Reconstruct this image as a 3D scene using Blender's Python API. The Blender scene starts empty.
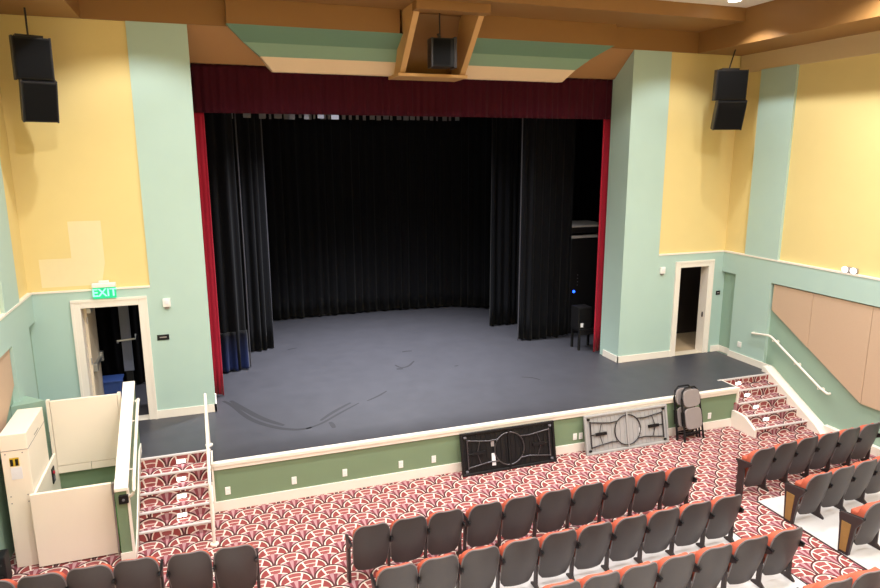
import bpy, bmesh, math, random
from mathutils import Vector, Matrix, Euler
random.seed(7)
C = bpy.context.scene.collection
PI = math.pi
ST = 0.72            # stage height
XL, XR = -2.85, 11.53  # side walls
FZ = -0.11           # auditorium floor
YF = 2.27            # proscenium wall face
ZC = 8.26            # upper ceiling

# ------------------------------------------------------------------ materials
def rgb(r, g, b):
    f = lambda c: (c/255/12.92) if c/255 <= 0.04045 else ((c/255+0.055)/1.055)**2.4
    return (f(r), f(g), f(b), 1)

def mat(name, col, rough=0.6, metal=0.0, noise=0.06, nscale=12.0, bump=0.0, spec=0.5, emit=None, estr=0.0, sheen=0.0, coat=0.0):
    m = bpy.data.materials.new(name); m.use_nodes = True
    nt = m.node_tree; b = nt.nodes['Principled BSDF']
    b.inputs['Roughness'].default_value = rough
    b.inputs['Metallic'].default_value = metal
    b.inputs['Specular IOR Level'].default_value = spec
    if sheen:
        b.inputs['Sheen Weight'].default_value = sheen
        b.inputs['Sheen Roughness'].default_value = 0.4
    if coat:
        b.inputs['Coat Weight'].default_value = coat
    tc = nt.nodes.new('ShaderNodeTexCoord')
    nz = nt.nodes.new('ShaderNodeTexNoise'); nz.inputs['Scale'].default_value = nscale
    nz.inputs['Detail'].default_value = 4
    nt.links.new(tc.outputs['Object'], nz.inputs['Vector'])
    mx = nt.nodes.new('ShaderNodeMix'); mx.data_type = 'RGBA'
    lo = tuple(c*(1-noise) for c in col[:3])+(1,); hi = tuple(min(1, c*(1+noise)) for c in col[:3])+(1,)
    mx.inputs[6].default_value = lo; mx.inputs[7].default_value = hi
    nt.links.new(nz.outputs['Fac'], mx.inputs[0])
    nt.links.new(mx.outputs[2], b.inputs['Base Color'])
    if bump:
        bp = nt.nodes.new('ShaderNodeBump'); bp.inputs['Strength'].default_value = bump; bp.inputs['Distance'].default_value = 0.01
        nz2 = nt.nodes.new('ShaderNodeTexNoise'); nz2.inputs['Scale'].default_value = nscale*8
        nt.links.new(tc.outputs['Object'], nz2.inputs['Vector'])
        nt.links.new(nz2.outputs['Fac'], bp.inputs['Height']); nt.links.new(bp.outputs['Normal'], b.inputs['Normal'])
    if emit:
        b.inputs['Emission Color'].default_value = emit; b.inputs['Emission Strength'].default_value = estr
    return m

class NX:   # tiny expression builder for math nodes
    def __init__(s, nt): s.nt = nt
    def m(s, op, a, b=None, c=None):
        n = s.nt.nodes.new('ShaderNodeMath'); n.operation = op
        for i, v in enumerate((a, b, c)):
            if v is None: continue
            if isinstance(v, (int, float)): n.inputs[i].default_value = v
            else: s.nt.links.new(v, n.inputs[i])
        return n.outputs[0]
    def mix(s, f, a, b):
        n = s.nt.nodes.new('ShaderNodeMix'); n.data_type = 'RGBA'
        for i, v in ((0, f), (6, a), (7, b)):
            if isinstance(v, (int, float, tuple)): n.inputs[i].default_value = v
            else: s.nt.links.new(v, n.inputs[i])
        return n.outputs[2]
    def mixf(s, f, a, b):  # float select
        return s.m('ADD', s.m('MULTIPLY', a, s.m('SUBTRACT', 1.0, f)), s.m('MULTIPLY', b, f))

def carpet_mat():
    m = bpy.data.materials.new('scallop_carpet'); m.use_nodes = True
    nt = m.node_tree; b = nt.nodes['Principled BSDF']; X = NX(nt)
    b.inputs['Roughness'].default_value = 0.95; b.inputs['Specular IOR Level'].default_value = 0.15
    geo = nt.nodes.new('ShaderNodeNewGeometry'); sp = nt.nodes.new('ShaderNodeSeparateXYZ')
    nt.links.new(geo.outputs['Position'], sp.inputs[0])
    p = 0.475; q = 0.242
    u = X.m('ADD', X.m('DIVIDE', X.m('SUBTRACT', sp.outputs[0], 0.55), p), 100.0)
    v = X.m('ADD', X.m('DIVIDE', X.m('ADD', X.m('ADD', sp.outputs[1], sp.outputs[2]), 0.40), q), 100.0)
    r = X.m('FLOOR', v)
    par = X.m('MULTIPLY', X.m('MODULO', r, 2.0), 0.5)
    dy0 = X.m('SUBTRACT', v, r)
    dx0 = X.m('MULTIPLY', X.m('SUBTRACT', X.m('FRACT', X.m('SUBTRACT', u, par)), 0.5), 2.0)
    dx1 = X.m('MULTIPLY', X.m('SUBTRACT', X.m('FRACT', X.m('SUBTRACT', u, X.m('SUBTRACT', 0.5, par))), 0.5), 2.0)
    dy1 = X.m('SUBTRACT', dy0, 1.0)
    d0 = X.m('SQRT', X.m('ADD', X.m('MULTIPLY', dx0, dx0), X.m('MULTIPLY', dy0, dy0)))
    f = X.m('GREATER_THAN', d0, 1.0)
    dx = X.mixf(f, dx0, dx1); dy = X.mixf(f, dy0, dy1)
    d = X.m('SQRT', X.m('ADD', X.m('MULTIPLY', dx, dx), X.m('MULTIPLY', dy, dy)))
    up = X.m('SUBTRACT', 1.0, f)
    yy = X.m('ADD', dy, 1.0)
    rho = X.m('SQRT', X.m('ADD', X.m('MULTIPLY', dx, dx), X.m('MULTIPLY', yy, yy)))
    ang = X.m('ARCTAN2', dx, yy)
    aa = X.m('ABSOLUTE', ang)
    si = X.m('MODULO', X.m('FLOOR', X.m('DIVIDE', X.m('ADD', ang, 2.09), 0.22)), 2.0)
    low = X.mix(si, CA, CM)                                   # rays at the foot of each fan
    mid = X.mix(X.m('GREATER_THAN', aa, 0.25), CB, CE)          # three blocks above
    col = X.mix(X.m('GREATER_THAN', rho, 1.12), low, mid)
    inside = X.m('MAXIMUM', X.m('LESS_THAN', d, 0.83), f)
    bar = X.m('MULTIPLY', X.m('LESS_THAN', X.m('ABSOLUTE', X.m('SUBTRACT', aa, 0.25)), 0.035), X.m('GREATER_THAN', rho, 1.12))
    hook = X.m('MULTIPLY', X.m('LESS_THAN', X.m('ABSOLUTE', X.m('SUBTRACT', rho, 1.12)), 0.04), X.m('GREATER_THAN', aa, 0.12))
    hook2 = X.m('MULTIPLY', X.m('LESS_THAN', X.m('ABSOLUTE', X.m('SUBTRACT', rho, 1.45)), 0.03), X.m('LESS_THAN', aa, 0.22))
    col = X.mix(X.m('MULTIPLY', X.m('MAXIMUM', bar, X.m('MAXIMUM', hook, hook2)), inside), col, CC)
    ring = X.m('MULTIPLY', X.m('GREATER_THAN', d, 0.82), up)
    col = X.mix(ring, col, CC)
    out = X.m('MULTIPLY', X.m('GREATER_THAN', d, 0.89), up)
    col = X.mix(out, col, CD)
    nz = nt.nodes.new('ShaderNodeTexNoise'); nz.inputs['Scale'].default_value = 60
    nt.links.new(geo.outputs['Position'], nz.inputs['Vector'])
    col = X.mix(X.m('MULTIPLY', nz.outputs['Fac'], 0.18), col, (0.05, 0.012, 0.018, 1))
    nt.links.new(col, b.inputs['Base Color'])
    return m
CA = rgb(134, 68, 76); CB = rgb(152, 82, 80); CE = rgb(142, 68, 66); CM = rgb(178, 138, 140); CC = rgb(228, 212, 200); CD = rgb(84, 50, 50)

M = {}
M['carpet'] = carpet_mat()
M['concrete'] = mat('sealed_concrete', rgb(210, 207, 206), 0.55, noise=0.10, nscale=2.0)
M['yellow'] = mat('yellow_paint', rgb(226, 205, 140), 0.7, noise=0.02, nscale=3)
M['patch'] = mat('pale_wall_patch', rgb(232, 216, 170), 0.7, noise=0.02)  # paler yellow for the stepped patch on the left wall
M['mint'] = mat('mint_paint', rgb(174, 200, 190), 0.62, noise=0.02, nscale=3)
M['green'] = mat('green_paint', rgb(144, 170, 152), 0.62, noise=0.02, nscale=3)
M['sage'] = mat('sage_riser_paint', rgb(116, 138, 108), 0.6, noise=0.03, nscale=3)
M['floorgreen'] = mat('green_pit_floor', rgb(92, 132, 76), 0.6, noise=0.04)
M['brown'] = mat('caramel_brown_paint', rgb(142, 102, 54), 0.55, noise=0.02, nscale=3)
M['header'] = mat('tan_brown_paint', rgb(164, 120, 74), 0.6, noise=0.02, nscale=3)
M['fin'] = mat('amber_paint', rgb(200, 156, 100), 0.6, noise=0.02)
M['cgreen_d'] = mat('canopy_deep_green_paint', rgb(108, 140, 116), 0.65, noise=0.02)
M['cgreen'] = mat('canopy_green_paint', rgb(128, 158, 136), 0.65, noise=0.02)
M['ctan'] = mat('canopy_tan_paint', rgb(226, 200, 168), 0.65, noise=0.02)
M['ceil'] = mat('ceiling_white', rgb(226, 220, 208), 0.8, noise=0.02)
M['cream'] = mat('cream_trim_paint', rgb(236, 228, 216), 0.45, noise=0.015)
M['beige'] = mat('beige_paint', rgb(206, 182, 140), 0.6, noise=0.02)
M['tanpanel'] = mat('tan_fabric_panel', rgb(194, 166, 140), 0.9, noise=0.04, nscale=60)
M['white'] = mat('white_plastic', rgb(238, 236, 230), 0.4, noise=0.01)
M['lift'] = mat('ivory_powder_coat', rgb(238, 226, 208), 0.42, noise=0.015, nscale=4)
M['stagefloor'] = mat('black_stage_floor', rgb(62, 62, 68), 0.46, noise=0.22, nscale=3.5, bump=0.05, spec=0.5)
M['scuff'] = mat('dark_scuff', rgb(38, 37, 42), 0.6, noise=0.3)
M['black'] = mat('black_paint', rgb(17, 17, 18), 0.8, noise=0.2)
M['darkbrown'] = mat('dark_brown_rough', rgb(44, 34, 28), 0.9, noise=0.5, nscale=40)
M['drape'] = mat('black_velour', rgb(5, 6, 11), 0.9, noise=0.2, nscale=6, sheen=0.06, spec=0.2)
M['blue_lit'] = mat('blue_lit_velour', rgb(20, 32, 72), 0.85, noise=0.2, nscale=6, sheen=0.12, spec=0.2)  # blue stands for the light on the curtain foot
M['red'] = mat('crimson_velour', rgb(168, 26, 50), 0.8, noise=0.12, nscale=8, sheen=0.2, spec=0.25)
M['valance'] = mat('shaded_red_velour', rgb(56, 0, 19), 0.85, noise=0.15, nscale=8, sheen=0.1, spec=0.2)  # red velour darkened for the shade under the header
M['silver'] = mat('silver_tape', rgb(104, 104, 112), 0.5, noise=0.3, nscale=20)
M['shell'] = mat('charcoal_plastic', rgb(58, 52, 53), 0.5, noise=0.08, nscale=30, bump=0.03)
M['edge'] = mat('grey_plastic_edge', rgb(112, 104, 106), 0.45, noise=0.05)
M['orange'] = mat('orange_upholstery', rgb(184, 92, 70), 0.9, noise=0.10, nscale=80, spec=0.2)
M['iron'] = mat('dark_plum_iron', rgb(46, 33, 34), 0.5, noise=0.08)
M['wood'] = mat('oak_veneer', rgb(140, 106, 56), 0.45, noise=0.2, nscale=14)
M['blackplastic'] = mat('black_plastic', rgb(20, 19, 21), 0.5, noise=0.1, spec=0.3)
M['blackmesh'] = mat('black_speaker_grille', rgb(14, 14, 15), 0.85, noise=0.3, nscale=90, spec=0.15)
M['tablegrey'] = mat('light_grey_table_plastic', rgb(158, 157, 156), 0.5, noise=0.06)
M['tubegrey'] = mat('dark_steel_tube', rgb(52, 50, 52), 0.4, metal=0.3)
M['chairgrey'] = mat('grey_vinyl', rgb(140, 132, 130), 0.55, noise=0.06)
M['chrome'] = mat('brushed_steel', rgb(188, 188, 186), 0.35, metal=0.8, noise=0.05)
M['doorpaint'] = mat('door_cream_paint', rgb(222, 208, 184), 0.5, noise=0.02)
M['bluegrey'] = mat('blue_grey_door_paint', rgb(110, 118, 140), 0.5, noise=0.03)
M['blue'] = mat('blue_plastic', rgb(56, 84, 150), 0.5)
M['cabtop'] = mat('worn_grey_lid', rgb(168, 164, 160), 0.6, noise=0.15)
M['led'] = mat('blue_led', rgb(20, 60, 200), 0.4, emit=rgb(30, 80, 255), estr=6)
M['exit'] = mat('green_exit_glow', rgb(20, 150, 100), 0.4, emit=rgb(16, 190, 130), estr=1.0)
M['exitletter'] = mat('exit_letter_glow', rgb(160, 250, 215), 0.4, emit=rgb(120, 245, 195), estr=.9)
M['lamp'] = mat('lit_lens', rgb(255, 250, 240), 0.4, emit=(1, 0.95, 0.86, 1), estr=14)
M['steplamp'] = mat('lit_step_lens', rgb(255, 250, 240), 0.4, emit=(1, 0.95, 0.9, 1), estr=12)
M['lampdim'] = mat('dim_lens', rgb(250, 250, 245), 0.3, emit=(1, .98, .94, 1), estr=1.5)
M['label_y'] = mat('yellow_sticker', rgb(200, 170, 40), 0.5)
M['paper'] = mat('white_sticker', rgb(225, 225, 228), 0.6)
M['tanfloor'] = mat('tan_floor', rgb(190, 164, 128), 0.6)

# ------------------------------------------------------------------ mesh helpers
def new(): return bmesh.new()
def box(bm, x0, x1, y0, y1, z0, z1, mtx=None):
    vs = [bm.verts.new(Vector(p)) for p in ((x0,y0,z0),(x1,y0,z0),(x1,y1,z0),(x0,y1,z0),(x0,y0,z1),(x1,y0,z1),(x1,y1,z1),(x0,y1,z1))]
    for f in ((0,3,2,1),(4,5,6,7),(0,1,5,4),(1,2,6,5),(2,3,7,6),(3,0,4,7)): bm.faces.new([vs[i] for i in f])
    if mtx is not None: bmesh.ops.transform(bm, matrix=mtx, verts=vs)
    return vs
def prism(bm, pts, a0, a1, axis):
    """extrude a polygon: axis 'x' -> pts are (y,z); 'y' -> (x,z); 'z' -> (x,y)"""
    def P(p, a): return {'x': (a, p[0], p[1]), 'y': (p[0], a, p[1]), 'z': (p[0], p[1], a)}[axis]
    A = [bm.verts.new(P(p, a0)) for p in pts]; B = [bm.verts.new(P(p, a1)) for p in pts]
    n = len(pts); bm.faces.new(A); bm.faces.new(B[::-1])
    for i in range(n): bm.faces.new((A[i], B[i], B[(i+1) % n], A[(i+1) % n]))
    return A+B
def tube(bm, pts, r, seg=8, cap=True):
    pts = [Vector(p) for p in pts]; rings = []
    for i, p in enumerate(pts):
        t = (pts[min(i+1, len(pts)-1)]-pts[max(i-1, 0)]).normalized()
        up = Vector((0, 0, 1)) if abs(t.z) < 0.9 else Vector((1, 0, 0))
        a = t.cross(up).normalized(); b = t.cross(a)
        rings.append([bm.verts.new(p+r*(math.cos(2*PI*k/seg)*a+math.sin(2*PI*k/seg)*b)) for k in range(seg)])
    for i in range(len(rings)-1):
        for k in range(seg):
            bm.faces.new((rings[i][k], rings[i][(k+1) % seg], rings[i+1][(k+1) % seg], rings[i+1][k]))
    if cap: bm.faces.new(rings[0][::-1]); bm.faces.new(rings[-1])
def disc(bm, c, n, r, h, seg=20):
    c = Vector(c); n = Vector(n).normalized(); tube(bm, [c, c+n*h], r, seg)
def build(name, bm, m, parent=None, smooth=False, bevel=0.0, seg=2):
    bmesh.ops.recalc_face_normals(bm, faces=bm.faces[:])
    me = bpy.data.meshes.new(name); bm.to_mesh(me); bm.free()
    me.materials.append(m)
    if smooth:
        for pl in me.polygons: pl.use_smooth = True
    o = bpy.data.objects.new(name, me); C.objects.link(o)
    if smooth:
        for e in me.edges: pass
        mod = o.modifiers.new('edge', 'EDGE_SPLIT'); mod.split_angle = math.radians(50)
    if bevel:
        b = o.modifiers.new('bevel', 'BEVEL'); b.width = bevel; b.segments = seg; b.limit_method = 'ANGLE'
    if parent is not None: o.parent = parent
    return o
def tag(o, label, cat, group=None):
    o['label'] = label; o['category'] = cat
    if group: o['group'] = group
    return o
def thing(name, label, cat, loc=(0,0,0), rz=0, group=None):
    o = bpy.data.objects.new(name, None); o.empty_display_size = 0.1; C.objects.link(o)
    o.location = loc; o.rotation_euler = (0, 0, rz)
    return tag(o, label, cat, group)
def struct(name, bm, m, parent=None, **k):
    o = build(name, bm, m, parent, **k)
    if parent is None: o['kind'] = 'structure'
    return o
def sroot(name, loc=(0,0,0)):
    o = bpy.data.objects.new(name, None); C.objects.link(o); o.location = loc; o['kind'] = 'structure'; return o
def sbox(name, a, m, parent=None, **k):
    bm = new(); box(bm, *a); return struct(name, bm, m, parent, **k)
def pbox(name, a, m, parent, **k):
    bm = new(); box(bm, *a); return build(name, bm, m, parent, **k)
def dup(root, loc, rz, label, group=None):
    r = root.copy(); C.objects.link(r); r.location = loc; r.rotation_euler = (0, 0, rz); r['label'] = label
    if group: r['group'] = group
    for ch in list(root.children):
        c = ch.copy(); C.objects.link(c); c.parent = r
        for g in ch.children:
            d = g.copy(); C.objects.link(d); d.parent = c
    return r

# ================================================================== SETTING
YB = -13.0
# --- floors
bm = new(); box(bm, XL-.2, XR+.2, YB, 0.53, FZ-.2, FZ); struct('floor', bm, M['carpet'])
slabs = [((1.2, 7.10), (-2.85,)), ((8.16, XR), (-2.62,)), ((XL, 0.3), (-3.05,))]
s = sroot('floor.001')
for (xa, xb), (yf,) in slabs:
    pbox('concrete_slab', (xa, xb, YB, yf, FZ-.02, FZ+.006), M['concrete'], s)
    pbox('edge_strip', (xa-0.022, xa, YB, yf, FZ-.02, FZ+.010), M['iron'], s)
    pbox('edge_strip', (xb, xb+0.022, YB, yf, FZ-.02, FZ+.010), M['iron'], s)

# --- stage block
stage = sroot('stage')
SX0, SX1 = -0.17, 10.10
bm = new()
box(bm, -1.43, XR, 0.53, 10.2, ST-0.2, ST); box(bm, XL, -1.43, 0.68, 10.2, ST-0.2, ST); box(bm, SX0, SX1, 0.04, 0.53, ST-0.2, ST-0.0)
struct('stage_floor', bm, M['stagefloor'], stage)
pbox('riser', (SX0, SX1, 0.02, 0.25, FZ, ST-0.2), M['sage'], stage)
pbox('riser', (SX0, SX1, 0.015, 0.20, ST-0.2, ST-0.10), M['sage'], stage)
bm = new(); box(bm, SX0-.02, SX1+.02, -0.035, 0.055, ST-0.055, ST+0.008); build('stage_lip', bm, M['cream'], stage, bevel=.008)
bm = new(); box(bm, SX0, SX1, -0.018, 0.02, ST-0.12, ST-0.055); build('lip_moulding', bm, M['cream'], stage, bevel=.008)
bm = new(); box(bm, SX0, SX1, -0.005, 0.02, FZ, FZ+.165); build('riser_baseboard', bm, M['cream'], stage)
bm = new(); box(bm, SX1-.0, SX1+.035, -0.02, 0.53, FZ, ST); build('end_trim', bm, M['cream'], stage)
bm = new(); box(bm, SX0-.03, SX0, -0.02, 0.5, FZ, ST); build('end_trim', bm, M['cream'], stage)
def ribbon(bm, pts, w, z):
    pts = [Vector((x, y, z)) for x, y in pts]; L = []; R = []
    # smooth it
    for _ in range(3):
        q = [pts[0]]
        for a, b in zip(pts, pts[1:]): q += [a*.75+b*.25, a*.25+b*.75]
        pts = q+[pts[-1]]
    n = len(pts)
    for i, p in enumerate(pts):
        t = (pts[min(i+1, n-1)]-pts[max(i-1, 0)]).normalized(); s_ = Vector((-t.y, t.x, 0))
        ww = w*(0.45+0.55*math.sin(PI*(i+.5)/n))
        L.append(bm.verts.new(p+s_*ww/2)); R.append(bm.verts.new(p-s_*ww/2))
    for i in range(n-1): bm.faces.new((L[i], R[i], R[i+1], L[i+1]))
for pts, w in (([(.06,2.78),(.22,2.5),(.49,1.62),(.89,1.09),(1.24,.86),(1.5,.9)], .10), ([(.2,2.75),(.42,2.2),(.7,1.6),(1.05,1.15)], .12),
               ([(1.4,.86),(1.7,1.0),(2.05,1.35),(2.55,1.78)], .06), ([(1.7,1.15),(2.0,1.5),(2.4,1.85)], .08), ([(2.72,1.83),(3.0,2.02),(3.23,2.25)], .05),
               ([(3.85,3.85),(3.9,3.6),(4.1,3.62),(4.35,3.99)], .06), ([(3.8,3.55),(3.95,3.52)], .09), ([(4.29,4.78),(4.4,4.82),(4.54,4.78)], .07),
               ([(1.85,1.03),(1.87,.9),(1.87,.74)], .09), ([(1.66,5.91),(1.78,5.98),(1.91,6.01)], .05), ([(6.2,2.1),(6.4,2.0),(6.5,1.8)], .04), ([(5.1,3.3),(5.2,3.32)], .05)):
    bm = new(); ribbon(bm, pts, w, ST+0.0015); build('scuff_mark', bm, M['scuff'], stage)

# --- stage house
sbox('wall_stage_back', (-4.2, 13.2, 10.0, 10.2, ST-.2, 9.2), M['black'])
sbox('wall_stage_left', (-4.2, -4.0, YF, 10.0, ST-.2, 9.2), M['black'])
sbox('wall_stage_right', (13.0, 13.2, YF, 10.0, ST-.2, 9.2), M['darkbrown'])
sbox('ceiling_stage', (-4.2, 13.2, YF+.7, 10.2, 9.2, 9.4), M['black'])
bm = new(); box(bm, -4.0, XL, YF, 10.0, ST-.2, ST); box(bm, XR, 13.0, YF+.2, 10.0, ST-.2, ST-.001); struct('floor_wings', bm, M['stagefloor'])

# --- proscenium wall, left and right of the opening
WY = YF+0.035      # recessed yellow plane
CXL, CXR = -0.08, 8.74
def front_side(name, xa, xb, dxa, dxb, col_a, col_b, dz):
    root = sroot(name)
    T = 0.22
    # wainscot with the door hole
    bm = new()
    lo, hi = min(xa, xb), max(xa, xb)
    box(bm, lo, dxa, YF, YF+T, ST-.1, 3.18); box(bm, dxb, hi, YF, YF+T, ST-.1, 3.18); box(bm, dxa, dxb, YF, YF+T, dz, 3.18)
    struct('wainscot', bm, M['mint'], root)
    bm = new(); box(bm, xa+(.05 if xa > 0 else 0), xb-(.05 if xa < 0 else 0), WY, YF+T, 3.18, 9.3); struct('upper_wall', bm, M['yellow'], root)
    bm = new(); box(bm, col_a, col_b, YF, YF+T, 3.18, 7.8); struct('pilaster', bm, M['mint'], root)
    return root
L = front_side('wall_front_left', XL-.2, CXL, -2.16, -1.22, -1.02, CXL, 2.89)
bm = new(); box(bm, -0.40, CXL, YF+.22, YF+.75, ST-.1, 7.75); struct('return_wall', bm, M['mint'], L)
for n_, pts in (('pale_patch', [(-2.69,3.26),(-2.69,3.74),(-2.20,3.74),(-2.20,4.36),(-1.70,4.36),(-1.70,3.64),(-1.78,3.26)]),):
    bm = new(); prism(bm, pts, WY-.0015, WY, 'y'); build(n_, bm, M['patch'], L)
Rr = front_side('wall_front_right', CXR, XR+.2, 10.30, 11.13, CXR, 9.69, 2.87)
bm = new(); box(bm, CXR, 8.9, YF+.22, YF+.75, ST-.1, 7.75); struct('return_wall', bm, M['mint'], Rr)
# cream ledges
bm = new(); box(bm, XL, -1.02, YF-.012, WY, 3.165, 3.195); struct('trim_1', bm, M['cream'])
bm = new(); box(bm, 9.69, XR, YF-.012, WY, 3.195-.03, 3.20); struct('trim_2', bm, M['cream'])
# sloping header behind the canopy, down to the top of the valance
bm = new(); pass
for xa_, xb_ in ((CXL-.3, 3.56), (4.90, CXR+.15)):
    prism(bm, [(YF, 7.6), (YF, 9.2), (3.2, 9.2), (3.2, 7.06), (2.96, 7.06)], xa_, xb_, 'x')
prism(bm, [(2.96, 7.06), (2.45, 8.1), (2.45, 9.2), (3.2, 9.2), (3.2, 7.06)], 3.56, 4.90, 'x')
struct('wall_header', bm, M['header'])
# baseboards on the stage level
bm = new(); box(bm, -1.10, CXL+.02, YF-.02, YF, ST, ST+.15); box(bm, CXL-.02, CXL+.02, YF-.02, YF+.6, ST, ST+.15); struct('baseboard_front_left', bm, M['cream'])
bm = new(); box(bm, CXR-.02, 10.18, YF-.02, YF, ST, ST+.15); box(bm, CXR-.02, CXR, YF-.02, YF+.6, ST, ST+.15); struct('baseboard_front_right', bm, M['cream'])

# --- side walls (mirrored about the stage centre line), wainscot thicker than the upper wall
def side_wall(right):
    s = 1 if right else -1; X0 = XR if right else XL
    root = sroot('wall_right' if right else 'wall_left')
    def bx(bm, d0, d1, y0, y1, z0, z1):    # d: distance out from the wainscot face, + is into the wall
        a, b = X0+s*d0, X0+s*d1; box(bm, min(a, b), max(a, b), y0, y1, z0, z1)
    bm = new(); bx(bm, .06, .3, YB, YF+.2, 3.18, 9.3); struct('upper_wall', bm, M['yellow'], root)
    bm = new(); bx(bm, 0, .08, .68, 1.62 if right else 1.50, 3.18, 7.22); struct('pilaster', bm, M['mint'], root, bevel=.004)
    bm = new(); bx(bm, .02, .08, YB, YF, 7.20, 7.60); struct('upper_band', bm, M['beige'], root)
    # wainscot: niche by the front wall, recess for the fabric panels
    bm = new()
    bx(bm, .10, .3, YB, YF+.1, FZ-.1, 3.18)                      # backing
    bx(bm, 0, .1, 1.83, YF, 2.70, 3.18)
    bx(bm, 0, .1, .79, 1.83, ST if right else FZ, 3.18)
    bx(bm, 0, .1, YB, .79, 2.68, 3.18)
    struct('wainscot', bm, M['mint'], root)
    bm = new(); bx(bm, .085, .1, YB, .79, FZ, 2.68); struct('recess_back', bm, M['green'], root)
    bm = new(); bx(bm, .085, .1, 1.83, YF, ST, 2.70); struct('niche_back', bm, M['green'], root)
    bm = new(); bx(bm, -.012, .08, YB, YF, 3.165, 3.20); struct('ledge', bm, M['cream'], root)
    # tan fabric panels with a slanted foot and two joints
    def zl(y): return 2.07+(0.75-2.07)*(0.71-y)/(0.71+1.58) if y > -1.58 else .75
    ys = [.74, -.275, -1.585, -4.2, -6.8]
    for a, b in zip(ys, ys[1:]):
        pts = [(a-.004, 2.655), (b+.004, 2.655), (b+.004, zl(b)), (a-.004, zl(a))]
        bm = new(); p0, p1 = X0+s*.03, X0+s*.085; prism(bm, pts, min(p0, p1), max(p0, p1), 'x')
        build('fabric_panel', bm, M['tanpanel'], root, bevel=.006)
    return root
RW = side_wall(True); LW = side_wall(False)
# baseboards
bm = new()
box(bm, XR+.08, XR+.1, 1.83, YF, ST, ST+.15); box(bm, 11.36, XR+.1, YF-.02, YF, ST, ST+.15); box(bm, XR-.02, XR, .60, 1.85, ST, ST+.15)
box(bm, XR-.02, XR+.085, YB, -.9, FZ, FZ+.16)
struct('baseboard_right', bm, M['cream'])
bm = new(); box(bm, XL-.085, XL+.02, YB, -1.12, FZ, FZ+.16); struct('baseboard_left', bm, M['cream'])

# --- rear wall and ceilings
sbox('wall_rear', (XL-.3, XR+.3, YB-.2, YB, -.2, 9.3), M['yellow'])
bm = new(); box(bm, XL-.3, XR+.3, YB, YF+.1, ZC, ZC+.2); struct('ceiling', bm, M['ceil'])
BX = 10.35; BXL = XL+XR-BX
bm = new(); box(bm, BX, XR+.1, YB, YF, 7.58, ZC); struct('ceiling_beam_right', bm, M['brown'])
bm = new(); box(bm, XL-.1, BXL, YB, YF, 7.58, ZC); struct('ceiling_beam_left', bm, M['brown'])
bm = new(); box(bm, BXL, BX, .94, YF+.1, 8.01, ZC); struct('ceiling_bulkhead', bm, M['brown'])
fas = sroot('trim_3')
bm = new(); box(bm, BXL, 3.56, YF-.02, YF+.1, 7.585, 8.01); box(bm, 4.90, BX, YF-.02, YF+.1, 7.585, 8.01); struct('fascia', bm, M['brown'], fas)
bm = new(); box(bm, .55, 3.56, 2.04, YF-.02, 7.60, 8.01); box(bm, 4.90, 8.12, 2.04, YF-.02, 7.60, 8.01)
struct('fascia_step', bm, M['brown'], fas)

# --- stepped canopy over the stage front
can = sroot('ceiling_canopy')
CX = 4.32
prof = [(2.05, 7.60, 3.78), (2.46, 7.38, 3.49), (2.57, 7.165, 3.20), (2.72, 6.93, 2.98)]
mats_ = ['cgreen_d', 'cgreen', 'ctan']; nm = ['upper_step', 'middle_step', 'lower_step']
for side in (-1, 1):
    inner = 4.92 if side > 0 else 3.63
    for i in range(3):
        (y0, z0, h0), (y1, z1, h1) = prof[i], prof[i+1]
        bm = new()
        def P(x, y, z): return bm.verts.new((x, y, z))
        o0, o1 = CX+side*h0, CX+side*h1
        # front skin, back skin .10 behind, closed
        F = [P(inner, y0, z0), P(o0, y0, z0), P(o1, y1, z1), P(inner, y1, z1)]
        B = [P(inner, y0+.45, z0+.03), P(o0, y0+.45, z0+.03), P(o1, y1+.3, z1+.02), P(inner, y1+.3, z1+.02)]
        bm.faces.new(F); bm.faces.new(B[::-1])
        for k in range(4): bm.faces.new((F[k], B[k], B[(k+1) % 4], F[(k+1) % 4]))
        build(nm[i], bm, M[mats_[i]], can)
# speaker alcove between the two halves
for xf in (3.62, 4.83):
    bm = new(); prism(bm, [(1.39, 7.85), (2.32, 6.93), (2.99, 6.93), (2.99, 7.4), (YF-.03, 8.01), (1.39, 8.01)], xf, xf+.105, 'x'); build('alcove_fin', bm, M['fin'], can)
bm = new(); box(bm, 3.57, 4.96, 2.24, 2.95, 6.885, 6.94); build('alcove_lip', bm, M['fin'], can)
bm = new(); box(bm, 3.60, 4.96, 1.15, 1.40, 7.86, 8.02); build('alcove_head', bm, M['brown'], can)
bm = new(); prism(bm, [(2.86, 6.92), (2.30, 8.01), (2.36, 8.01), (2.95, 6.92)], 3.6, 4.85, 'x'); build('alcove_back', bm, M['brown'], can)

# --- steps
def stairs(name, x0, x1, ends, ys, z_run=(ST-FZ)/5):
    root = sroot(name)
    # ys: nosing y for z = .72,.576,...,.144
    bm = new()
    for i, y in enumerate(ys[1:], 1):
        z = ST-i*z_run
        box(bm, x0, x1, y, ys[0], z-z_run, z)
    box(bm, x0, x1, ys[0]-.004, ys[0]+.01, ST-.16, ST-.012)
    struct('carpeted_steps', bm, M['carpet'], root)
    for i, y in enumerate(ys):
        z = ST-i*z_run
        a, b = ends[i]
        bm = new(); box(bm, a, b, y-.012, y+.035, z-.018, z+.006); build('nosing', bm, M['chrome'] if False else M['silvertrim'], root)
    return root
M['silvertrim'] = mat('pale_metal_nosing', rgb(206, 198, 196), 0.45, noise=0.03)
ysL = [.53, .235, -.015, -.30, -.56]; ysR = [.47, .195, -.07, -.35, -.63]
sl = stairs('stairs_left', -1.25, -0.22, [(-1.25,-.20)]*5, ysL)
bm = new(); prism(bm, [(.02,FZ),(-.60,FZ),(-.60,.0),(-.32,.17),(-.03,.34),(.02,.40)], -.222, -.202, 'x'); build('cheek', bm, M['cream'], sl)
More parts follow.
